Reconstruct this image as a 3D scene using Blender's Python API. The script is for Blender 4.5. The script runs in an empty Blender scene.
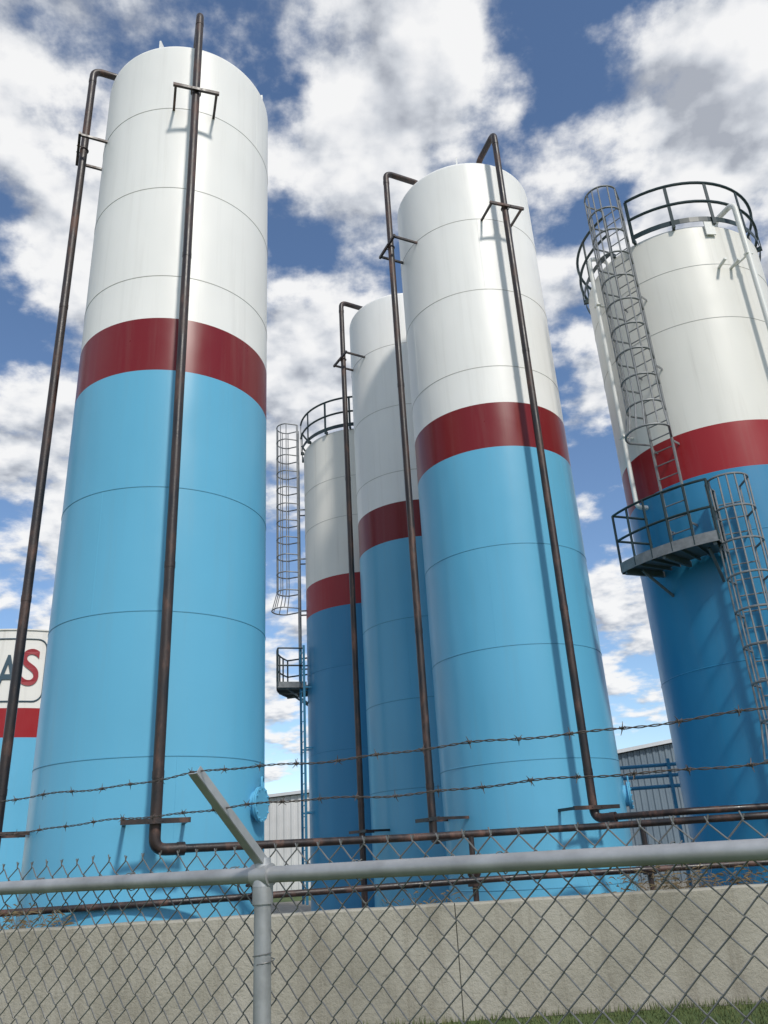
import bpy, math, random
from mathutils import Vector, Matrix
random.seed(7)
sc = bpy.context.scene
rad = math.radians

# ------------------------------------------------------------------ materials
def newmat(name):
    m = bpy.data.materials.new(name); m.use_nodes = True
    nt = m.node_tree
    b = nt.nodes["Principled BSDF"]
    return m, nt, b

def N(nt, t, **kw):
    n = nt.nodes.new(t)
    for k, v in kw.items():
        setattr(n, k, v)
    return n

def noise(nt, scale, detail=4, rough=0.55, vec=None, stretch=None, coord='Object'):
    tc = N(nt, 'ShaderNodeTexCoord')
    src = tc.outputs[coord]
    if stretch:
        mp = N(nt, 'ShaderNodeMapping'); mp.inputs['Scale'].default_value = stretch
        nt.links.new(src, mp.inputs['Vector']); src = mp.outputs['Vector']
    n = N(nt, 'ShaderNodeTexNoise')
    n.inputs['Scale'].default_value = scale; n.inputs['Detail'].default_value = detail
    n.inputs['Roughness'].default_value = rough
    nt.links.new(src, n.inputs['Vector'])
    return n.outputs['Fac']

def ramp(nt, fac, stops):
    r = N(nt, 'ShaderNodeValToRGB')
    el = r.color_ramp.elements
    el[0].position, el[0].color = stops[0][0], (*stops[0][1], 1)
    el[1].position, el[1].color = stops[-1][0], (*stops[-1][1], 1)
    for p, c in stops[1:-1]:
        e = el.new(p); e.color = (*c, 1)
    nt.links.new(fac, r.inputs['Fac'])
    return r.outputs['Color']

def mixc(nt, fac, a, b, mode='MIX'):
    m = N(nt, 'ShaderNodeMix', data_type='RGBA', blend_type=mode)
    for sock, v in ((m.inputs[0], fac), (m.inputs[6], a), (m.inputs[7], b)):
        if isinstance(v, (int, float)): sock.default_value = v
        elif isinstance(v, tuple): sock.default_value = (*v, 1)
        else: nt.links.new(v, sock)
    return m.outputs[2]

def bump(nt, b, h, strength, dist):
    bp = N(nt, 'ShaderNodeBump'); bp.inputs['Strength'].default_value = strength
    bp.inputs['Distance'].default_value = dist
    nt.links.new(h, bp.inputs['Height'])
    if b.inputs['Normal'].is_linked:
        nt.links.new(b.inputs['Normal'].links[0].from_socket, bp.inputs['Normal'])
    nt.links.new(bp.outputs['Normal'], b.inputs['Normal'])

def paint(name, col, rough=0.34, dirt=(0.25, 0.22, 0.18), dirt_amt=0.045, spec=0.4):
    m, nt, b = newmat(name)
    dark = tuple(c * 0.93 for c in col)
    c = ramp(nt, noise(nt, 0.35, 3), [(0.3, dark), (0.7, col)])
    st = noise(nt, 1.0, 5, 0.65, stretch=(5.0, 5.0, 0.22))
    f = N(nt, 'ShaderNodeMapRange'); f.inputs[1].default_value = 0.52; f.inputs[2].default_value = 0.8
    f.inputs[3].default_value = 0; f.inputs[4].default_value = dirt_amt * 3
    nt.links.new(st, f.inputs[0])
    c = mixc(nt, f.outputs[0], c, dirt)
    nt.links.new(c, b.inputs['Base Color'])
    b.inputs['Specular IOR Level'].default_value = spec
    rr = N(nt, 'ShaderNodeMapRange'); rr.inputs[3].default_value = rough - 0.06; rr.inputs[4].default_value = rough + 0.12
    nt.links.new(noise(nt, 1.6, 3), rr.inputs[0]); nt.links.new(rr.outputs[0], b.inputs['Roughness'])
    bump(nt, b, noise(nt, 0.9, 2, stretch=(1, 1, 0.35)), 0.5, 0.07)
    return m

M = {}
M['white'] = paint('white_paint', (0.87, 0.86, 0.835), rough=0.38)
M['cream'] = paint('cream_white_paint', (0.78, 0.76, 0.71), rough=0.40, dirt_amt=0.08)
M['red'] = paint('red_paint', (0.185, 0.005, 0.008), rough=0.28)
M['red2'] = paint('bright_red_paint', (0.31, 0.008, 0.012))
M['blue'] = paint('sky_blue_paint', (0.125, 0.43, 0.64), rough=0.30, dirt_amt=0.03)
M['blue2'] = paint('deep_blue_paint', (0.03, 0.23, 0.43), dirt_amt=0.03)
M['seamw'] = paint('white_weld_paint', (0.55, 0.54, 0.51), rough=0.5)
M['seamb'] = paint('blue_weld_paint', (0.085, 0.31, 0.47), rough=0.5)
M['bluetrim'] = paint('blue_trim_paint', (0.06, 0.26, 0.42), rough=0.4)
M['whitepipe'] = paint('white_pipe_paint', (0.78, 0.78, 0.75), rough=0.4, dirt_amt=0.08)
M['dkgreen'] = paint('dark_railing_paint', (0.015, 0.035, 0.04), rough=0.4)
M['greyblue'] = paint('grey_platform_paint', (0.10, 0.13, 0.15), rough=0.5)

def rustpipe():
    m, nt, b = newmat('weathered_black_steel')
    f = noise(nt, 3.0, 6, 0.68, stretch=(1, 1, 0.35))
    c = ramp(nt, f, [(0.40, (0.014, 0.012, 0.013)), (0.54, (0.034, 0.021, 0.018)), (0.68, (0.13, 0.066, 0.048))])
    nt.links.new(c, b.inputs['Base Color'])
    rr = N(nt, 'ShaderNodeMapRange'); rr.inputs[1].default_value = 0.35; rr.inputs[2].default_value = 0.7; rr.inputs[3].default_value = 0.3; rr.inputs[4].default_value = 0.65
    nt.links.new(f, rr.inputs[0]); nt.links.new(rr.outputs[0], b.inputs['Roughness'])
    bump(nt, b, noise(nt, 40, 3), 0.25, 0.01)
    return m
M['pipe'] = rustpipe()

def galv(name, col, metal=0.55, rough=0.5):
    m, nt, b = newmat(name)
    c = ramp(nt, noise(nt, 9.0, 6, 0.6), [(0.3, tuple(x*0.66 for x in col)), (0.7, col)])
    nt.links.new(c, b.inputs['Base Color'])
    b.inputs['Metallic'].default_value = metal; b.inputs['Roughness'].default_value = rough
    bump(nt, b, noise(nt, 60, 3), 0.2, 0.002)
    return m
M['galv'] = galv('galvanised_steel', (0.46, 0.47, 0.48))
M['wire'] = galv('galvanised_wire', (0.22, 0.22, 0.215), 0.5, 0.42)
M['barb'] = galv('rusty_barbed_wire', (0.12, 0.10, 0.09), 0.4, 0.6)
M['ladder'] = galv('galvanised_ladder', (0.26, 0.27, 0.28), 0.3, 0.55)

def concrete():
    m, nt, b = newmat('weathered_concrete')
    c = ramp(nt, noise(nt, 0.8, 6, 0.6), [(0.3, (0.25, 0.235, 0.19)), (0.5, (0.335, 0.315, 0.26)), (0.7, (0.40, 0.38, 0.325))])
    st = noise(nt, 1.3, 6, 0.75, stretch=(2.6, 2.6, 0.22))
    f = N(nt, 'ShaderNodeMapRange'); f.inputs[1].default_value = 0.50; f.inputs[2].default_value = 0.70; f.inputs[4].default_value = 0.6
    nt.links.new(st, f.inputs[0])
    c = mixc(nt, f.outputs[0], c, (0.17, 0.15, 0.115))
    sp = noise(nt, 9, 6, 0.75)
    f2 = N(nt, 'ShaderNodeMapRange'); f2.inputs[1].default_value = 0.55; f2.inputs[2].default_value = 0.72; f2.inputs[4].default_value = 0.4
    nt.links.new(sp, f2.inputs[0]); c = mixc(nt, f2.outputs[0], c, (0.14, 0.13, 0.105))
    nt.links.new(c, b.inputs['Base Color']); b.inputs['Roughness'].default_value = 0.9
    bump(nt, b, noise(nt, 25, 5, 0.7), 0.6, 0.03)
    return m
M['conc'] = concrete()

def simple(name, stops, scale, rough=0.9, bs=0.3, bd=0.02, metal=0):
    m, nt, b = newmat(name)
    c = ramp(nt, noise(nt, scale, 6, 0.65), stops)
    nt.links.new(c, b.inputs['Base Color']); b.inputs['Roughness'].default_value = rough
    b.inputs['Metallic'].default_value = metal
    bump(nt, b, noise(nt, scale*12, 3), bs, bd)
    return m
M['ground'] = simple('grassy_ground', [(0.3, (0.035, 0.06, 0.015)), (0.55, (0.07, 0.11, 0.03)), (0.75, (0.14, 0.13, 0.06))], 0.9)
M['pad'] = simple('gravel_pad', [(0.3, (0.13, 0.12, 0.10)), (0.7, (0.30, 0.28, 0.24))], 3)
M['grass'] = simple('grass_blades', [(0.3, (0.06, 0.085, 0.025)), (0.55, (0.10, 0.125, 0.04)), (0.75, (0.22, 0.19, 0.09))], 2.5)
M['weed'] = simple('dry_weeds', [(0.3, (0.10, 0.07, 0.04)), (0.7, (0.22, 0.17, 0.09))], 5)
M['shed'] = simple('grey_sheet_metal', [(0.3, (0.11, 0.15, 0.19)), (0.7, (0.16, 0.21, 0.25))], 0.5, 0.5, 0.05)
M['shedw'] = simple('white_sheet_metal', [(0.3, (0.5, 0.5, 0.5)), (0.7, (0.66, 0.66, 0.66))], 0.4, 0.5, 0.05)
M['roof'] = simple('roof_metal', [(0.3, (0.5, 0.52, 0.54)), (0.7, (0.6, 0.62, 0.64))], 0.5, 0.45, 0.05)
M['ink'] = paint('logo_grey_paint', (0.05, 0.09, 0.12), rough=0.4)
M['redink'] = paint('logo_red_paint', (0.30, 0.02, 0.03), rough=0.4)

# ------------------------------------------------------------------ mesh builder
class MB:
    def __init__(s):
        s.v = []; s.f = []; s.m = []; s.sm = []; s.mats = []
    def mi(s, key):
        if key not in s.mats: s.mats.append(key)
        return s.mats.index(key)
    def tube(s, pts, r, mat, n=10, closed=False, caps=True):
        pts = [Vector(p) for p in pts]; k = len(pts); mi = s.mi(mat)
        base = len(s.v); t0 = None; up = None
        for i, p in enumerate(pts):
            if closed: t = (pts[(i+1) % k] - pts[i-1]).normalized()
            else:
                a = pts[max(i-1, 0)]; c = pts[min(i+1, k-1)]; t = (c-a).normalized()
            if up is None:
                up = t.orthogonal().normalized()
            else:
                q = t0.rotation_difference(t); up = (q @ up); up = (up - t*up.dot(t)).normalized()
            t0 = t; sd = t.cross(up)
            rr = r[i] if isinstance(r, (list, tuple)) else r
            for j in range(n):
                a = 2*math.pi*j/n
                s.v.append(p + (up*math.cos(a) + sd*math.sin(a))*rr)
        segs = k if closed else k-1
        for i in range(segs):
            i2 = (i+1) % k
            for j in range(n):
                j2 = (j+1) % n
                s.f.append((base+i*n+j, base+i*n+j2, base+i2*n+j2, base+i2*n+j)); s.m.append(mi); s.sm.append(True)
        if caps and not closed:
            s.f.append(tuple(base+j for j in reversed(range(n)))); s.m.append(mi); s.sm.append(False)
            s.f.append(tuple(base+(k-1)*n+j for j in range(n))); s.m.append(mi); s.sm.append(False)
    def box(s, c, size, mat, ax=None, ay=None, az=None):
        c = Vector(c); ax = Vector(ax or (1, 0, 0)).normalized()
        az = Vector(az or (0, 0, 1)).normalized(); ay = Vector(ay).normalized() if ay else az.cross(ax).normalized()
        b = len(s.v); mi = s.mi(mat)
        for dz in (-.5, .5):
            for dx, dy in ((-.5, -.5), (.5, -.5), (.5, .5), (-.5, .5)):
                s.v.append(c + ax*dx*size[0] + ay*dy*size[1] + az*dz*size[2])
        for f in ((3, 2, 1, 0), (4, 5, 6, 7), (0, 1, 5, 4), (1, 2, 6, 5), (2, 3, 7, 6), (3, 0, 4, 7)):
            s.f.append(tuple(b+i for i in f)); s.m.append(mi); s.sm.append(False)
    def lathe(s, prof, c=(0, 0, 0), n=160):
        b = len(s.v)
        for (r, z, m) in prof:
            for j in range(n):
                a = 2*math.pi*j/n; s.v.append(Vector((c[0]+r*math.cos(a), c[1]+r*math.sin(a), c[2]+z)))
        for i in range(len(prof)-1):
            mi = s.mi(prof[i][2])
            for j in range(n):
                j2 = (j+1) % n
                s.f.append((b+i*n+j, b+i*n+j2, b+(i+1)*n+j2, b+(i+1)*n+j)); s.m.append(mi); s.sm.append(True)
    def build(s, name, parent=None, loc=None, sharp=35):
        me = bpy.data.meshes.new(name)
        me.from_pydata([tuple(v) for v in s.v], [], s.f)
        for k in s.mats: me.materials.append(M[k])
        me.polygons.foreach_set('material_index', s.m)
        me.polygons.foreach_set('use_smooth', s.sm)
        me.update()
        try: me.set_sharp_from_angle(angle=rad(sharp))
        except Exception: pass
        ob = bpy.data.objects.new(name, me); sc.collection.objects.link(ob)
        if loc: ob.location = loc
        if parent: ob.parent = parent
        return ob

def empty(name, loc=(0, 0, 0)):
    e = bpy.data.objects.new(name, None); e.location = loc; e.empty_display_size = 0.5
    sc.collection.objects.link(e); return e

def fillet(pts, rf, seg=6):
    pts = [Vector(p) for p in pts]; out = [pts[0]]
    for i in range(1, len(pts)-1):
        a, p, c = pts[i-1], pts[i], pts[i+1]
        d1 = (a-p); d2 = (c-p); r = min(rf, d1.length*0.45, d2.length*0.45)
        p1 = p + d1.normalized()*r; p2 = p + d2.normalized()*r
        for k in range(seg+1):
            t = k/seg
            out.append(p1*(1-t)**2 + p*2*t*(1-t) + p2*t*t)
    out.append(pts[-1]); return out

def pol(a, r, z=0): return Vector((r*math.cos(rad(a)), r*math.sin(rad(a)), z))

# ------------------------------------------------------------------ silos
def build_shell(mb, R, H, b0, b1, blue, red, white, seams):
    mb.lathe([(R+0.10, 0.0, blue), (R+0.10, 0.12, blue)])
    mb.lathe([(R+0.10, 0.12, blue), (R, 0.125, blue)])
    mb.lathe([(R, 0.12, blue), (R, b0*0.5, blue), (R, b0, blue)])
    mb.lathe([(R, b0, red), (R, b1, red)])
    mb.lathe([(R, b1, white), (R, (b1+H)/2, white), (R, H-0.14, white)])
    prof = []
    rr = 0.10
    for i in range(9):
        a = math.pi/2*i/8
        prof.append((R-rr+rr*math.cos(a), H-0.14+rr*1.1*math.sin(a), white))
    mb.lathe(prof + [(R*0.5, H+0.07, white), (0.02, H+0.13, white)])
    for z in seams:
        if z < H-0.3:
            m = 'seamb' if z < b0 else 'seamw'
            if blue != 'blue' and z < b0: m = blue
            mb.lathe([(R-0.001, z-0.013, m), (R+0.006, z-0.006, m), (R+0.006, z+0.004, m), (R-0.001, z+0.012, m)])

def manway(mb, R, a, z, mat):
    c = pol(a, 1); t = Vector((-c.y, c.x, 0)); o = Vector((c.x, c.y, 0))
    p0 = o*(R-0.05)+Vector((0, 0, z))
    mb.tube([p0, p0+o*0.13], 0.20, mat, 24)
    mb.tube([p0+o*0.12, p0+o*0.145], 0.26, mat, 24)
    mb.tube([p0+o*0.150, p0+o*0.172], 0.26, mat, 24)
    for k in range(12):
        an = 2*math.pi*k/12
        q = p0 + t*math.cos(an)*0.232 + Vector((0, 0, math.sin(an)*0.232))
        mb.tube([q+o*0.11, q+o*0.195], 0.012, mat, 6)
    mb.tube(fillet([p0+t*0.30+o*0.06+Vector((0, 0, -.1)), p0+t*0.30+o*0.06+Vector((0, 0, 0.4)), p0+o*0.16+Vector((0, 0, 0.4)), p0+o*0.16+Vector((0, 0, 0.25))], 0.08), 0.018, mat, 8)

def pipe_run(name, C, ang, so, H, tail, R=1.8, r=0.078, topz=0.33, hr=0.055):
    """downcomer standing off the tank wall; elbows over the rim at the top"""
    mb = MB(); C = Vector((C[0], C[1], 0))
    o = pol(ang, 1); t = Vector((-o.y, o.x, 0))
    P = C + o*so
    zt = H + topz
    tl = [Vector(q) for q in tail(P)]
    path = [C+o*(R-0.55)+Vector((0, 0, H-0.02)), C+o*(R-0.55)+Vector((0, 0, zt)), P+Vector((0, 0, zt)), tl[0]]
    if len(tl) > 1:
        d = (tl[1]-tl[0]).normalized(); path.append(tl[0]+d*0.35)
        mb.tube(fillet([tl[0]+d*0.33]+tl[1:], 0.2, 7), hr, 'pipe', 14)
        mb.tube([tl[0]+d*0.30, tl[0]+d*0.40], r+0.008, 'pipe', 16)
    mb.tube(fillet(path, 0.2, 7), r, 'pipe', 16)
    for z in (zt-0.35, H*0.66, H*0.33, 2.9):
        mb.tube([P+Vector((0, 0, z-0.05)), P+Vector((0, 0, z+0.05))], r+0.005, 'pipe', 16)
    for z in (H-2.0, 2.3):
        w = 0.40
        for sgn in (-1, 1):
            a = C + o*(R*math.cos(0.22)-0.02) + t*w*sgn + Vector((0, 0, z)); b = P + t*w*sgn + Vector((0, 0, z)) + o*(r+0.03)
            mid = (a+b)/2
            mb.box(mid, ((b-a).length, 0.05, 0.05), 'pipe', ax=o)
        mb.box(P+o*(r+0.032)+Vector((0, 0, z)), (0.055, 2*w+0.10, 0.065), 'pipe', ax=o)
        ub = [P+Vector((0, 0, z))+o*(r+0.07)+t*(r+0.012)]
        for k in range(0, 13):
            an = math.pi*k/12
            ub.append(P+Vector((0, 0, z))+t*math.cos(an)*(r+0.012)-o*math.sin(an)*(r+0.012))
        ub.append(P+Vector((0, 0, z))+o*(r+0.07)-t*(r+0.012))
        mb.tube(ub, 0.012, 'pipe', 6)
    return mb.build(name)

SE = [1.05, 3.2, 5.35, 7.45, 11.75, 13.9, 16.05]
def silo_a(C, H=18.0, b0=9.7, b1=10.8, R=1.8, blue='blue', red='red', white='white'):
    e = empty('storage_silo', (C[0], C[1], 0))
    mb = MB(); build_shell(mb, R, H, b0, b1, blue, red, white, SE); mb.build('silo_shell', e)
    mb = MB()
    for i, (z0, z1) in enumerate(zip([0.2]+SE, SE+[H-0.2])):
        for k in range(2):
            a = 230 + i*67 + k*180
            mat = blue if z1 < b0 else white
            if z0 < b0 < z1: z1 = b0-0.02; mat = blue
            mb.tube([pol(a, R-0.0025, z0+0.02), pol(a, R-0.0025, z1-0.02)], 0.0055, mat, 6)
    mb.build('weld_seams', e)
    mb = MB()
    for a in (262, 352, 82, 172):
        o = pol(a, 1); mb.box(o*(R-0.13)+Vector((0, 0, H+0.05)), (0.16, 0.035, 0.28), white, ax=o)
    for k in range(12):
        o = pol(k*30+10, 1); mb.box(o*(R+0.07)+Vector((0, 0, 0.28)), (0.14, 0.03, 0.3), blue, ax=o)
    mb.build('lifting_lugs', e)
    mb = MB(); manway(mb, R, 346, 2.55, blue); mb.build('manway', e)
    return e

def ladder(mb, a, rr, z0, z1, mat, c0=None, c1=None, R=2.0, flare=True, hoopstep=0.62, cagemat=None):
    cagemat = cagemat or mat
    o = pol(a, 1); t = Vector((-o.y, o.x, 0)); B = o*rr; w = 0.23
    for s in (-1, 1):
        mb.box(B+t*w*s+Vector((0, 0, (z0+z1)/2)), (0.07, 0.028, z1-z0), mat, ax=o)
    z = z0+0.2
    while z < z1-0.05:
        mb.tube([B-t*w+Vector((0, 0, z)), B+t*w+Vector((0, 0, z))], 0.014, mat, 6); z += 0.3
    z = z0+0.6
    while z < z1:
        for s in (-1, 1):
            if z < 14: mb.box(o*((rr+R)/2-0.02)+t*(w+0.018)*s+Vector((0, 0, z)), (rr-R+0.02, 0.012, 0.05), mat, ax=o)
        z += 1.8
    if c0 is None: return
    def hoop(z, k=1.0):
        pts = [B-t*w+Vector((0, 0, z))]
        cen = 0.38*k; rd = 0.37*k
        for i in range(17):
            an = math.pi - math.pi*i/16
            pts.append(B + t*rd*math.cos(an) + o*(cen+rd*math.sin(an)) + Vector((0, 0, z)))
        pts.append(B+t*w+Vector((0, 0, z)))
        return pts
    hs = []; z = c1
    n = max(2, round((c1-c0)/hoopstep))
    for i in range(n+1):
        z = c1 - (c1-c0)*i/n
        k = 1.0
        if flare and i == n: k = 1.22
        hs.append(hoop(z, k)); mb.tube(hs[-1], 0.022, cagemat, 6)
    for idx in (1, 4, 7, 9, 11, 14, 17):
        mb.tube([h[min(idx, 17)] for h in hs], 0.017, cagemat, 6)

def ring(mb, r, z, a0, a1, rad_t, mat, n=8):
    k = max(4, int((a1-a0)/5))
    mb.tube([pol(a0+(a1-a0)*i/k, r, z) for i in range(k+1)], rad_t, mat, n)

def platform(mb, R, a0, a1, dep, z, deck, rail, open_side=None):
    k = 10
    an = [a0+(a1-a0)*i/k for i in range(k+1)]
    b = len(mb.v); mi = mb.mi(deck)
    for a in an:
        for r, zz in ((R+0.06, z), (R+dep, z), (R+dep, z-0.05), (R+0.06, z-0.05)):
            mb.v.append(pol(a, r, zz))
    for i in range(k):
        for j in range(4):
            j2 = (j+1) % 4
            mb.f.append((b+i*4+j, b+i*4+j2, b+(i+1)*4+j2, b+(i+1)*4+j)); mb.m.append(mi); mb.sm.append(False)
    mb.f.append((b+3, b+2, b+1, b)); mb.m.append(mi); mb.sm.append(False)
    mb.f.append((b+k*4, b+k*4+1, b+k*4+2, b+k*4+3)); mb.m.append(mi); mb.sm.append(False)
    for i in range(k):
        p, q = pol(an[i], R+dep+0.012, z-0.02), pol(an[i+1], R+dep+0.012, z-0.02)
        mb.box((p+q)/2, ((q-p).length+0.01, 0.02, 0.20), 'ladder', ax=(q-p))
    for a in (a0, a1):
        o = pol(a, 1); s = -1 if a == a0 else 1; t = Vector((-o.y, o.x, 0))*s
        mb.box(o*(R+dep/2+0.03)+t*0.012+Vector((0, 0, z-0.05)), (dep-0.06, 0.02, 0.18), 'ladder', ax=o)
    for f in (0.04, 0.2, 0.35, 0.5, 0.65, 0.8, 0.96):
        a = a0+(a1-a0)*f; o = pol(a, 1)
        big = f in (0.04, 0.5, 0.96)
        hh = 0.12 if big else 0.05
        mb.box(o*(R+dep/2)+Vector((0, 0, z-0.055-hh/2)), (dep-0.04, 0.06 if big else 0.03, hh), deck, ax=o)
    for f in (0.12, 0.88):
        a = a0+(a1-a0)*f
        mb.tube([pol(a, R-0.01, z-0.6), pol(a, R+dep*0.7, z-0.12)], 0.03, deck, 8)
    for hz in (0.55, 1.1):
        pts = [pol(a0, R+0.12, z+hz), pol(a0, R+dep, z+hz)]
        pts = pts + [pol(a, R+dep, z+hz) for a in an[1:-1]] + [pol(a1, R+dep, z+hz)]
        if open_side != 'a1': pts.append(pol(a1, R+0.12, z+hz))
        mb.tube(pts, 0.026, rail, 8)
    for a in an[::2]:
        mb.tube([pol(a, R+dep, z-0.1), pol(a, R+dep, z+1.1)], 0.026, rail, 8)
    for a in (a0, a1):
        mb.tube([pol(a, R+0.14, z), pol(a, R+0.14, z+1.1)], 0.026, rail, 8)

def silo_b(C, H, b0, b1, R, lad_a, low_a, plat, pz, bottom, extra=None, lowmat='ladder', lowcage=True):
    e = empty('storage_silo', (C[0], C[1], 0))
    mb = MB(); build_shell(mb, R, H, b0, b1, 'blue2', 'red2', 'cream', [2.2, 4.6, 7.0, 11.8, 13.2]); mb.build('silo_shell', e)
    mb = MB()
    g0, g1 = lad_a+8, lad_a+352
    for hz in (0.55, 1.1): ring(mb, R+0.10, H+hz, g0, g1, 0.034, 'dkgreen')
    k = 60
    for i in range(k):
        p, q = pol(g0+(g1-g0)*i/k, R+0.07, H+0.06), pol(g0+(g1-g0)*(i+1)/k, R+0.07, H+0.06)
        mb.box((p+q)/2, ((q-p).length+0.004, 0.012, 0.13), 'dkgreen', ax=(q-p))
    for i in range(15):
        a = g0+(g1-g0)*i/14; o = pol(a, 1)
        mb.box(o*(R+0.10)+Vector((0, 0, H+0.50)), (0.022, 0.07, 1.2), 'dkgreen', ax=o)
        mb.box(o*(R+0.04)+Vector((0, 0, H-0.05)), (0.10, 0.06, 0.10), 'dkgreen', ax=o)
    mb.build('top_guard_rail', e)
    mb = MB(); ladder(mb, lad_a, R+0.22, pz, H+1.15, 'ladder', pz+2.5, H+1.15, R=R); mb.build('caged_ladder', e)
    mb = MB(); platform(mb, R, plat[0], plat[1], 0.95, pz, 'greyblue', 'dkgreen'); mb.build('access_platform', e)
    mb = MB(); ladder(mb, low_a, R+0.22, bottom, pz+1.1, lowmat, (2.8 if lowcage else None), pz+1.1, R=R); mb.build('lower_caged_ladder', e)
    if extra: extra(e)
    return e

T1 = (-4.0, 13.52); T2 = (2.64, 17.16); T3 = (1.0, 22.18); T4 = (-0.74, 25.49); T5 = (7.40, 16.08)
silo_a(T1); silo_a(T2); silo_a(T3)

def t5_extra(e):
    R = 2.0; H = 14.35
    mb = MB()
    def wp(a, so, zt, zb, inr, r):
        o = pol(a, 1)
        path = [o*(R-inr)+Vector((0, 0, H-0.05)), o*(R-inr)+Vector((0, 0, zt)), o*(R+so)+Vector((0, 0, zt)), o*(R+so)+Vector((0, 0, zb)), o*(R-0.02)+Vector((0, 0, zb))]
        mb.tube(fillet(path, 0.2, 8), r, 'whitepipe', 14)
        for z in (H-1.1, H-4.6):
            mb.tube([o*(R-0.02)+Vector((0, 0, z)), o*(R+so)+Vector((0, 0, z))], 0.022, 'whitepipe', 8)
            mb.box(o*(R+so)+Vector((0, 0, z)), (0.11, 0.16, 0.04), 'whitepipe', ax=o)
    wp(198, 0.24, H+0.30, 8.1, 0.3, 0.05)
    wp(290, 0.34, H+0.35, 4.0, 0.3, 0.062)
    mb.build('vent_pipes', e)
    mb = MB()
    o = pol(276, 1)
    mb.box(o*(R+0.05)+Vector((0, 0, H-0.15)), (0.03, 0.22, 0.45), 'whitepipe', ax=o)
    for a in (276, 284):
        o = pol(a, 1); mb.tube([o*(R-.01)+Vector((0, 0, H-1.25)), o*(R+0.3)+Vector((0, 0, H-1.25))], 0.035, 'whitepipe', 8)
    mb.build('shell_fittings', e)
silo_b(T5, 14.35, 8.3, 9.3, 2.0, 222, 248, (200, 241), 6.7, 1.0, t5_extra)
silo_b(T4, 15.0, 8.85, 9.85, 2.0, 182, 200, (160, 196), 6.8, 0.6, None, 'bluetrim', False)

def far_tank():
    R = 4.0; H = 10.8; C = (-15.76, 34.6)
    e = empty('storage_tank', (C[0], C[1], 0))
    mb = MB()
    mb.lathe([(R, 0, 'blue'), (R, 6.6, 'blue')]); mb.lathe([(R, 6.6, 'red2'), (R, 7.7, 'red2')]); mb.lathe([(R, 7.7, 'cream'), (R, H-0.05, 'cream')])
    mb.lathe([(R, H-0.05, 'cream'), (R+0.05, H-0.05, 'cream')]); mb.lathe([(R+0.05, H-0.05, 'cream'), (R+0.05, H, 'cream')])
    mb.lathe([(R+0.05, H, 'cream'), (R*0.5, H+0.35, 'cream'), (0.02, H+0.6, 'cream')]); mb.build('tank_shell', e)
    def wrap(x, z): return pol(293.2+math.degrees(x/R), R+0.03, z)
    def letter(ch, x0, x1, z0, z1, mat):
        cu = bpy.data.curves.new('letter', 'FONT'); cu.body = ch; cu.extrude = 0.01; cu.offset = 0.01
        ob = bpy.data.objects.new('tmp', cu); sc.collection.objects.link(ob)
        dg = bpy.context.evaluated_depsgraph_get(); me = bpy.data.meshes.new_from_object(ob.evaluated_get(dg))
        bpy.data.objects.remove(ob)
        xs = [v.co.x for v in me.vertices]; ys = [v.co.y for v in me.vertices]
        ax, bx, ay, by = min(xs), max(xs), min(ys), max(ys)
        for v in me.vertices:
            x = x0+(v.co.x-ax)/(bx-ax)*(x1-x0); z = z0+(v.co.y-ay)/(by-ay)*(z1-z0)
            d = v.co.z; p = wrap(x, z); v.co = p + Vector((p.x, p.y, 0)).normalized()*d
        me.materials.clear(); me.materials.append(M[mat])
        o2 = bpy.data.objects.new('logo_letter', me); sc.collection.objects.link(o2); o2.parent = e
    letter('S', -0.36, 0.30, 8.55, 10.0, 'redink')
    letter('A', -1.22, -0.42, 8.4, 9.75, 'ink')
    letter('T', -2.1, -1.3, 8.4, 9.75, 'ink')
    mb = MB()
    x0, x1, z0, z1, r = -2.6, 0.50, 7.95, 10.4, 0.35
    pts = []
    for cx, cz, a0 in ((x1-r, z1-r, 0), (x0+r, z1-r, 90), (x0+r, z0+r, 180), (x1-r, z0+r, 270)):
        for i in range(7):
            a = rad(a0+90*i/6); pts.append(wrap(cx+r*math.cos(a), cz+r*math.sin(a)))
    pp = []
    for i in range(len(pts)):
        a, b = pts[i], pts[(i+1) % len(pts)]
        n = max(1, int((b-a).length/0.25))
        for k in range(n):
            q = a.lerp(b, k/n); h = Vector((q.x, q.y, 0)).normalized()*(R+0.02); pp.append(Vector((h.x, h.y, q.z)))
    mb.tube(pp, 0.028, 'ink', 6, closed=True); mb.build('logo_frame', e)
far_tank()

# ------------------------------------------------------------------ black pipes
pipe_run('steel_fill_pipe', T1, 288.4, 2.25, 18.0, lambda P: [P+Vector((0, 0, 1.95)), (0.2, 13.2, 1.95), (3.45, 14.45, 1.98), (5.6, 13.6, 1.98), (12, 13.2, 1.98)], topz=0.42)
pipe_run('steel_fill_pipe', T1, 204.7, 2.2, 18.0, lambda P: [P+Vector((0, 0, 0.05))], topz=0.46)
pipe_run('steel_fill_pipe', T2, 288.8, 2.25, 18.0, lambda P: [P+Vector((0, 0, 2.12)), P+Vector((1.2, -1.0, 2.12)), P+Vector((8, -1.3, 2.12))], topz=0.52)
pipe_run('steel_fill_pipe', T2, 206, 2.3, 18.0, lambda P: [P+Vector((0, 0, 1.95)), P+Vector((0.3, -2.4, 1.95))], topz=0.55)
pipe_run('steel_fill_pipe', T3, 210, 2.3, 18.0, lambda P: [P+Vector((0, 0, 0.05))], topz=0.2)
pipe_run('steel_fill_pipe', T3, 288.8, 2.25, 18.0, lambda P: [P+Vector((0, 0, 0.05))])

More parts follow.
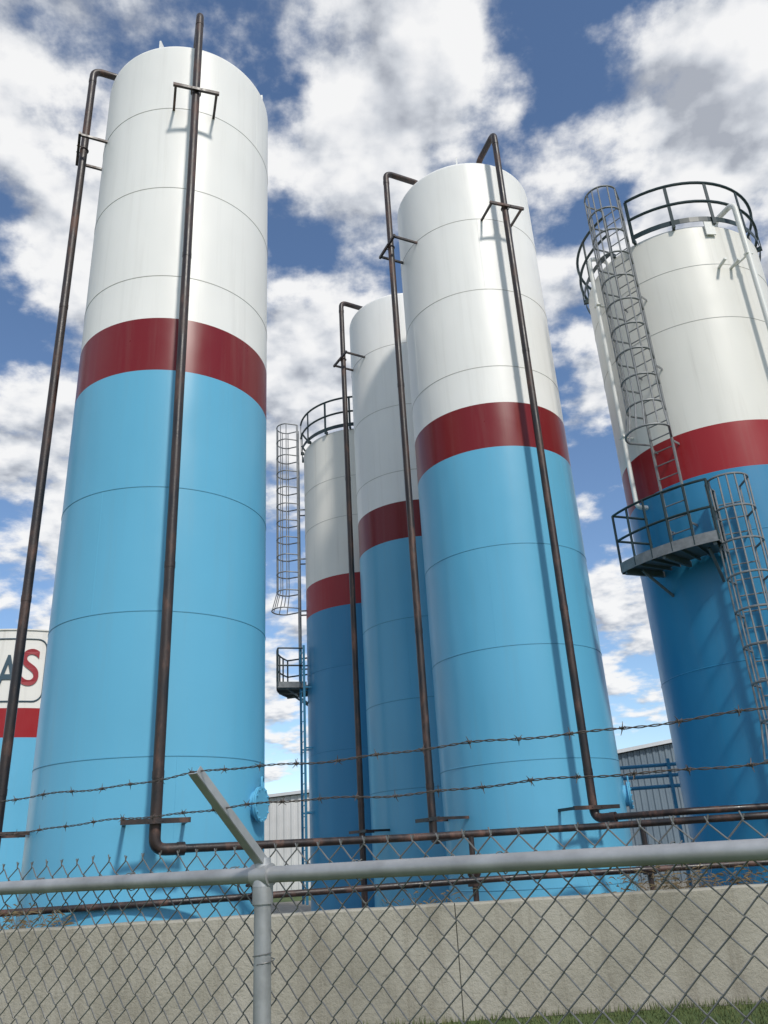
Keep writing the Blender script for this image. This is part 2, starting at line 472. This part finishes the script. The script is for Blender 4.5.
mb = MB()
mb.tube(fillet([(-9, 11.5, 1.28), (-3.4, 11.7, 1.30), (1.6, 13.0, 1.32), (12, 13.0, 1.34)], 0.3), 0.045, 'pipe', 12)
for x, y in ((-2.0, 12.0), (1.05, 13.4), (3.9, 14.1), (6.0, 13.5)):
    mb.tube([(x, y, 0), (x, y, 1.92)], 0.045, 'pipe', 10)
    mb.tube([(x, y, 1.22), (x, y, 1.27)], 0.11, 'pipe', 14)
    mb.tube([(x, y, 1.62), (x, y, 1.66)], 0.11, 'pipe', 14)
    mb.tube([(x, y, 1.30), (x, y, 1.38), (x, y, 1.45), (x, y, 1.52), (x, y, 1.60)], [0.06, 0.10, 0.12, 0.10, 0.06], 'pipe', 14)
    mb.tube([(x, y, 1.45), (x-0.12, y-0.28, 1.45)], 0.02, 'pipe', 8)
    mb.tube([(x-0.12+0.11*math.cos(a), y-0.28+0.04*math.cos(a), 1.45+0.12*math.sin(a)) for a in [2*math.pi*i/16 for i in range(16)]], 0.012, 'pipe', 6, closed=True)
mb.build('header_pipework')

mb = MB()
for z in (2.9, 3.15, 3.4):
    mb.tube([(4.2, 21.0, z), (12, 20.0, z+0.05)], 0.045, 'bluetrim', 10)
for x in (5.2, 6.6, 8.4):
    mb.box((x, 20.95-(x-4.2)*0.128, 1.8), (0.08, 0.08, 3.5), 'bluetrim')
mb.build('pipe_rack')

# ------------------------------------------------------------------ ground, pad, wall
me = bpy.data.meshes.new('ground'); s = 3000
me.from_pydata([(-s, -s, 0), (s, -s, 0), (s, s, 0), (-s, s, 0)], [], [(0, 1, 2, 3)]); me.materials.append(M['ground'])
g = bpy.data.objects.new('ground', me); sc.collection.objects.link(g)
me = bpy.data.meshes.new('gravel_pad')
me.from_pydata([(-24, 10.3, .004), (24, 10.3, .004), (24, 42, .004), (-24, 42, .004)], [], [(0, 1, 2, 3)]); me.materials.append(M['pad'])
g = bpy.data.objects.new('gravel_pad', me); sc.collection.objects.link(g)

e = empty('concrete_wall')
wd = Vector((1, 0.0435, 0)).normalized()
x = -17.75
panel = 6.1
i = 0
while x < 22:
    mb = MB()
    c0 = Vector((0, 10.27, 0)) + wd*(x+0.006); c1 = Vector((0, 10.27, 0)) + wd*(x+panel-0.006)
    nrm = Vector((wd.y, -wd.x, 0))
    prof = [(0, 0), (0, 1.145), (-0.02, 1.165), (-0.23, 1.165), (-0.25, 1.145), (-0.25, 0)]
    b = len(mb.v); k = 24
    for j in range(k+1):
        c = c0.lerp(c1, j/k)
        dz = 0.004*math.sin(j*1.3+i)
        for (o, z) in prof: mb.v.append(c + nrm*o + Vector((0, 0, z+(dz if z > 1 else 0))))
    mi = mb.mi('conc'); n = len(prof)
    for j in range(k):
        for q in range(n-1):
            mb.f.append((b+j*n+q, b+(j+1)*n+q, b+(j+1)*n+q+1, b+j*n+q+1)); mb.m.append(mi); mb.sm.append(False)
    mb.f.append(tuple(b+q for q in range(n))); mb.m.append(mi); mb.sm.append(False)
    mb.f.append(tuple(b+k*n+q for q in reversed(range(n)))); mb.m.append(mi); mb.sm.append(False)
    mb.box((c1+wd*0.006)-nrm*0.125+Vector((0, 0, 0.57)), (0.03, 0.20, 1.13), 'conc', ax=wd)
    mb.build('wall_panel', e)
    x += panel; i += 1

gm = MB(); mi = gm.mi('grass')
for i in range(42000):
    x = random.uniform(-7, 8); y = random.uniform(7.2, 10.27+0.0435*x-0.02)
    h = random.uniform(0.02, 0.065)
    if y > 10.12+0.0435*x: h *= 1.7
    a = random.uniform(0, math.pi); w = 0.006; lx, ly = random.uniform(-.03, .03), random.uniform(-.03, .03)
    b = len(gm.v)
    gm.v += [Vector((x-w*math.cos(a), y-w*math.sin(a), 0)), Vector((x+w*math.cos(a), y+w*math.sin(a), 0)), Vector((x+lx, y+ly, h))]
    gm.f.append((b, b+1, b+2)); gm.m.append(mi); gm.sm.append(False)
gm.build('grass')
gm = MB(); mi = gm.mi('weed')
for cx, cy, n, hh, sp in ((3.6, 11.6, 500, 1.35, 0.35), (4.6, 11.9, 300, 1.25, 0.3), (-4.8, 11.0, 300, 1.3, 0.3), (0.3, 12.2, 200, 1.2, 0.25)):
    for i in range(n):
        x = cx+random.gauss(0, sp); y = cy+random.gauss(0, 0.15); h = hh*random.uniform(0.5, 1.1)
        p = Vector((x, y, 0)); d = Vector((random.gauss(0, .16), random.gauss(0, .16), 1)).normalized()
        w = 0.008; b = len(gm.v); t = Vector((random.uniform(-1, 1), random.uniform(-1, 1), 0)).normalized()*w
        gm.v += [p-t, p+t, p+d*h]; gm.f.append((b, b+1, b+2)); gm.m.append(mi); gm.sm.append(False)
        for k in range(5):
            q = p+d*h*random.uniform(0.5, 1); l = Vector((random.gauss(0, .05), random.gauss(0, .05), random.gauss(0.01, .03)))
            b = len(gm.v); gm.v += [q, q+l+Vector((0, 0, .02)), q+l*1.6]; gm.f.append((b, b+1, b+2)); gm.m.append(mi); gm.sm.append(False)
gm.build('dry_weeds')

# ------------------------------------------------------------------ sheds
def shed(name, x0, x1, y0, y1, h0, h1, wall, step=0.3):
    e = empty(name)
    mb = MB(); mi = mb.mi(wall)
    x = x0; pts = []
    while x < x1:
        pts += [(x, y0), (x+step*0.35, y0), (x+step*0.5, y0-0.05), (x+step*0.85, y0-0.05)]; x += step
    pts.append((x1, y0))
    b = len(mb.v)
    for (x, y) in pts:
        h = h0+(h1-h0)*(x-x0)/(x1-x0); mb.v += [Vector((x, y, 0)), Vector((x, y, h))]
    for i in range(len(pts)-1):
        mb.f.append((b+2*i, b+2*i+2, b+2*i+3, b+2*i+1)); mb.m.append(mi); mb.sm.append(False)
    b = len(mb.v)
    mb.v += [Vector(p) for p in ((x0, y0, 0), (x0, y0, h0), (x0, y1, h0), (x0, y1, 0), (x1, y0, 0), (x1, y0, h1), (x1, y1, h1), (x1, y1, 0))]
    for f in ((0, 1, 2, 3), (4, 7, 6, 5), (3, 2, 6, 7)):
        mb.f.append(tuple(b+i for i in f)); mb.m.append(mi); mb.sm.append(False)
    mb.build('walls', e)
    mb = MB(); d = Vector((x1-x0, 0, h1-h0))
    c = Vector(((x0+x1)/2, (y0+y1)/2, (h0+h1)/2+0.12))
    mb.box(c, (d.length+0.6, y1-y0+0.6, 0.16), 'roof', ax=d, ay=(0, 1, 0), az=Vector((-d.z, 0, d.x)))
    mb.build('roof', e)
    return e
shed('metal_shed', 6.0, 30, 40, 58, 5.0, 8.2, 'shed')
shed('white_warehouse', -16, -2.5, 48, 62, 4.6, 5.4, 'shedw', 0.4)

# ------------------------------------------------------------------ fence
fd = Vector((0.8788, -0.4772, 0)); fn = Vector((-0.4772, -0.8788, 0))
P0 = Vector((-0.406, 2.50, 0)); RZ = 1.672
fe = empty('chain_link_fence')
def F(s, z, o=0.0): return P0 + fd*s + fn*o + Vector((0, 0, z))
mb = MB()
mb.tube([F(-9.2, RZ), F(6.2, RZ)], 0.0215, 'galv', 20)
mb.build('top_rail', fe)
mb = MB()
for s in (-9, -6, -3, 0, 3, 6):
    mb.tube([F(s, 0), F(s, RZ-0.03)], 0.024, 'galv', 20)
    mb.tube([F(s-0.03, RZ), F(s+0.03, RZ)], 0.0305, 'galv', 20)
    mb.tube([F(s, RZ-0.075), F(s, RZ-0.028)], 0.029, 'galv', 20)
    mb.tube([F(s, RZ-0.03), F(s, RZ+0.045)], [0.03, 0.022], 'galv', 16)
    a = F(s, RZ+0.03); b2 = F(s, RZ+0.27, 0.30); d = (b2-a).normalized(); up = fd.cross(d)
    mb.box((a+b2)/2+up*0.012, ((b2-a).length, 0.028, 0.003), 'galv', ax=d, ay=fd, az=up)
    mb.box((a+b2)/2+fd*0.0142, ((b2-a).length, 0.003, 0.024), 'galv', ax=d, ay=fd, az=up)
mb.build('posts', fe)
mb = MB(); w = 0.0375; zz = 0.0375; s0 = -6.2; s1 = 4.2; top = RZ+0.062
nw = int((s1-s0)/w); nz = int((top-0.03)/zz)
for i in range(nw):
    pts = []
    xs0 = s0+i*w
    ph = i % 2
    j0 = random.uniform(-0.002, 0.002)
    for j in range(nz+1):
        z = top - j*zz
        right = (j+ph) % 2
        cx = xs0 + (w if right else 0)
        dep = 0.003
        ov = 0.0014 if right else -0.0014
        jz = 0.0009*math.sin(i*0.7+j*1.9)+0.003*math.sin(i*0.05)+j0
        warp = 0.006*math.sin(i*0.11)*math.sin(j*0.22)
        x_in = cx + (-0.004 if right else 0.004)
        if j > 0: pts.append(F(x_in, z+0.0045+jz, -0.026+warp + dep))
        pts.append(F(cx+ov, z+jz, -0.026+warp))
        if j < nz: pts.append(F(x_in, z-0.0045+jz, -0.026+warp - dep))
    t0 = pts[0]
    pts = [t0+Vector((0, 0, 0.016+random.uniform(-.003, .003)))+fd*(-0.006 if (ph) else 0.006)] + pts
    mb.tube(pts, 0.0021, 'wire', 5, caps=False)
mb.build('chain_link_fabric', fe)
mb = MB(); s = s0+0.2
while s < s1:
    c = [F(s+0.002*k, RZ+0.026*math.sin(k*0.6), -0.012+0.030*math.cos(k*0.6)) for k in range(14)]
    mb.tube(c, 0.0016, 'wire', 5); s += 0.42
for z in (1.45, 1.15, 0.85, 0.5):
    mb.tube([F(0.029*math.sin(k*0.6), z+0.002*k, -0.006+0.031*math.cos(k*0.6)) for k in range(14)], 0.0016, 'wire', 5)
mb.build('tie_wires', fe)
for (dz, o, seed) in ((0.262, 0.292, 1), (0.178, 0.185, 2)):
    rnd = random.Random(seed)
    mb = MB()
    ph = rnd.uniform(0, 6)
    def cen(s):
        k = (s % 3.0)/3.0
        sag = -0.016*4*k*(1-k)
        return F(s, RZ+dz+sag+0.0035*math.sin(s*9+ph)+0.002*math.sin(s*23+ph*2), o+0.003*math.sin(s*7))
    for q in (0, 1):
        pts = []; n = int(10.2/0.008)
        for i in range(n):
            s = -6.1+i*0.008; a = s*2*math.pi/0.06+q*math.pi
            pts.append(cen(s)+Vector((0, 0, 1))*0.0019*math.sin(a)+fn*0.0019*math.cos(a))
        mb.tube(pts, 0.0013, 'barb', 5)
    s = -6.0
    while s < 4.0:
        c = cen(s); tw = rnd.uniform(0, 6.28)
        for q in range(2):
            a = tw+q*1.7
            d = (Vector((0, 0, 1))*math.sin(a)+fn*math.cos(a)+fd*rnd.uniform(-.5, .5)).normalized()
            e2 = (Vector((0, 0, 1))*math.sin(a+2.8)+fn*math.cos(a+2.8)+fd*rnd.uniform(-.5, .5)).normalized()
            mb.tube([c+d*0.015, c+d*0.004, c+e2*0.004, c+e2*0.015], [0.0005, 0.0013, 0.0013, 0.0005], 'barb', 5)
        mb.tube([c+fd*(-0.006+0.001*k)+Vector((0, 0, 1))*0.0036*math.sin(k*1.3)+fn*0.0036*math.cos(k*1.3) for k in range(13)], 0.0012, 'barb', 5)
        s += 0.115+rnd.uniform(-.008, .008)
    mb.build('barbed_wire', fe)

# ------------------------------------------------------------------ world
w = bpy.data.worlds.new("World"); sc.world = w; w.use_nodes = True
nt = w.node_tree; bg = nt.nodes['Background']
SD = Vector((0.30, -0.66, 0.69)).normalized()
el = math.asin(SD.z); az = math.atan2(SD.x, SD.y)
sky = N(nt, 'ShaderNodeTexSky'); sky.sky_type = 'NISHITA'; sky.sun_disc = False
sky.sun_elevation = el; sky.sun_rotation = az; sky.air_density = 1.0; sky.dust_density = 0.2; sky.ozone_density = 4.0
STR = 0.145
tc = N(nt, 'ShaderNodeTexCoord'); sep = N(nt, 'ShaderNodeSeparateXYZ'); nt.links.new(tc.outputs['Generated'], sep.inputs[0])
def mth(op, a, b=None, c=None):
    m = N(nt, 'ShaderNodeMath', operation=op)
    for i, v in enumerate((a, b, c)):
        if v is None: continue
        if isinstance(v, (int, float)): m.inputs[i].default_value = v
        else: nt.links.new(v, m.inputs[i])
    return m.outputs[0]
zc = mth('ADD', mth('MAXIMUM', sep.outputs[2], 0.0), 0.22)
cx = mth('DIVIDE', sep.outputs[0], zc); cy = mth('DIVIDE', sep.outputs[1], zc)
def dens(ox, oy, det=9):
    cb = N(nt, 'ShaderNodeCombineXYZ')
    nt.links.new(mth('ADD', cx, ox), cb.inputs[0]); nt.links.new(mth('ADD', cy, oy), cb.inputs[1]); cb.inputs[2].default_value = 3.7
    n = N(nt, 'ShaderNodeTexNoise'); n.inputs['Scale'].default_value = 5.6; n.inputs['Detail'].default_value = det
    n.inputs['Roughness'].default_value = 0.55
    nt.links.new(cb.outputs[0], n.inputs['Vector']); return n.outputs['Fac']
OX, OY = 4.3, 1.9
d1 = dens(OX, OY); d2 = dens(OX+0.02, OY-0.05, 4)
bias = None
for (bx, by, s, amp) in ((-.31, .57, .17, .14), (.02, .65, .08, .08), (.33, .65, .13, .17), (.45, .72, .12, .12), (-.39, .79, .08, .12),
                         (-.12, 1.08, .14, .09), (.31, .99, .10, .08), (.60, 2.0, .28, .08), (-.63, 1.28, .14, .09),
                         (-.09, .82, .08, -.12), (-.49, .94, .09, -.10), (.24, .81, .08, -.13), (.20, .56, .06, -.12), (.43, 1.45, .18, -.09), (-.09, .62, .04, -.10)):
    dx = mth('SUBTRACT', cx, bx); dy = mth('SUBTRACT', cy, by)
    r2 = mth('ADD', mth('MULTIPLY', dx, dx), mth('MULTIPLY', dy, dy))
    g = mth('MULTIPLY', mth('EXPONENT', mth('MULTIPLY', r2, -1/(s*s))), amp)
    bias = g if bias is None else mth('ADD', bias, g)
dd = mth('ADD', d1, bias)
mr = N(nt, 'ShaderNodeMapRange', interpolation_type='SMOOTHSTEP'); mr.inputs[1].default_value = 0.435; mr.inputs[2].default_value = 0.575
nt.links.new(dd, mr.inputs[0])
sh = mth('SUBTRACT', d1, d2)
ms = N(nt, 'ShaderNodeMapRange'); ms.inputs[1].default_value = -0.12; ms.inputs[2].default_value = 0.06
nt.links.new(mth('SUBTRACT', sh, mth('MULTIPLY', mth('MAXIMUM', mth('SUBTRACT', dd, 0.66), 0.0), 0.35)), ms.inputs[0])
cc = ramp(nt, ms.outputs[0], [(0.0, (.44, .47, .53)), (0.4, (.68, .71, .76)), (0.75, (.90, .91, .93)), (1.0, (1.0, 1.0, 1.0))])
cs = N(nt, 'ShaderNodeVectorMath', operation='SCALE'); nt.links.new(cc, cs.inputs[0]); cs.inputs['Scale'].default_value = 0.95/STR
out = mixc(nt, mth('MULTIPLY', mr.outputs[0], 0.96), sky.outputs[0], cs.outputs[0])
nt.links.new(out, bg.inputs['Color']); bg.inputs['Strength'].default_value = STR

sun = bpy.data.lights.new('sun', 'SUN'); sun.energy = 2.9; sun.angle = rad(5); sun.color = (1.0, 0.95, 0.865)
so = bpy.data.objects.new('sun', sun); sc.collection.objects.link(so); so.rotation_euler = SD.to_track_quat('Z', 'Y').to_euler()

# ------------------------------------------------------------------ camera
th = rad(23.3); ph = rad(3.35)
Fv = Vector((0, math.cos(th), math.sin(th))); Rv = Vector((1, 0, 0)); Uv = Vector((0, -math.sin(th), math.cos(th)))
right = Rv*math.cos(ph) - Uv*math.sin(ph); upv = Rv*math.sin(ph) + Uv*math.cos(ph)
mat = Matrix((right, upv, -Fv)).transposed().to_4x4(); mat.translation = Vector((0, 0, 1.7))
cam = bpy.data.cameras.new('camera'); co = bpy.data.objects.new('camera', cam); sc.collection.objects.link(co)
co.matrix_world = mat
cam.sensor_fit = 'VERTICAL'; cam.sensor_height = 36; cam.lens = 800/1024*36; cam.clip_end = 8000; cam.clip_start = 0.05
sc.camera = co
sc.view_settings.view_transform = 'Standard'; sc.view_settings.look = 'None'; sc.view_settings.exposure = 0
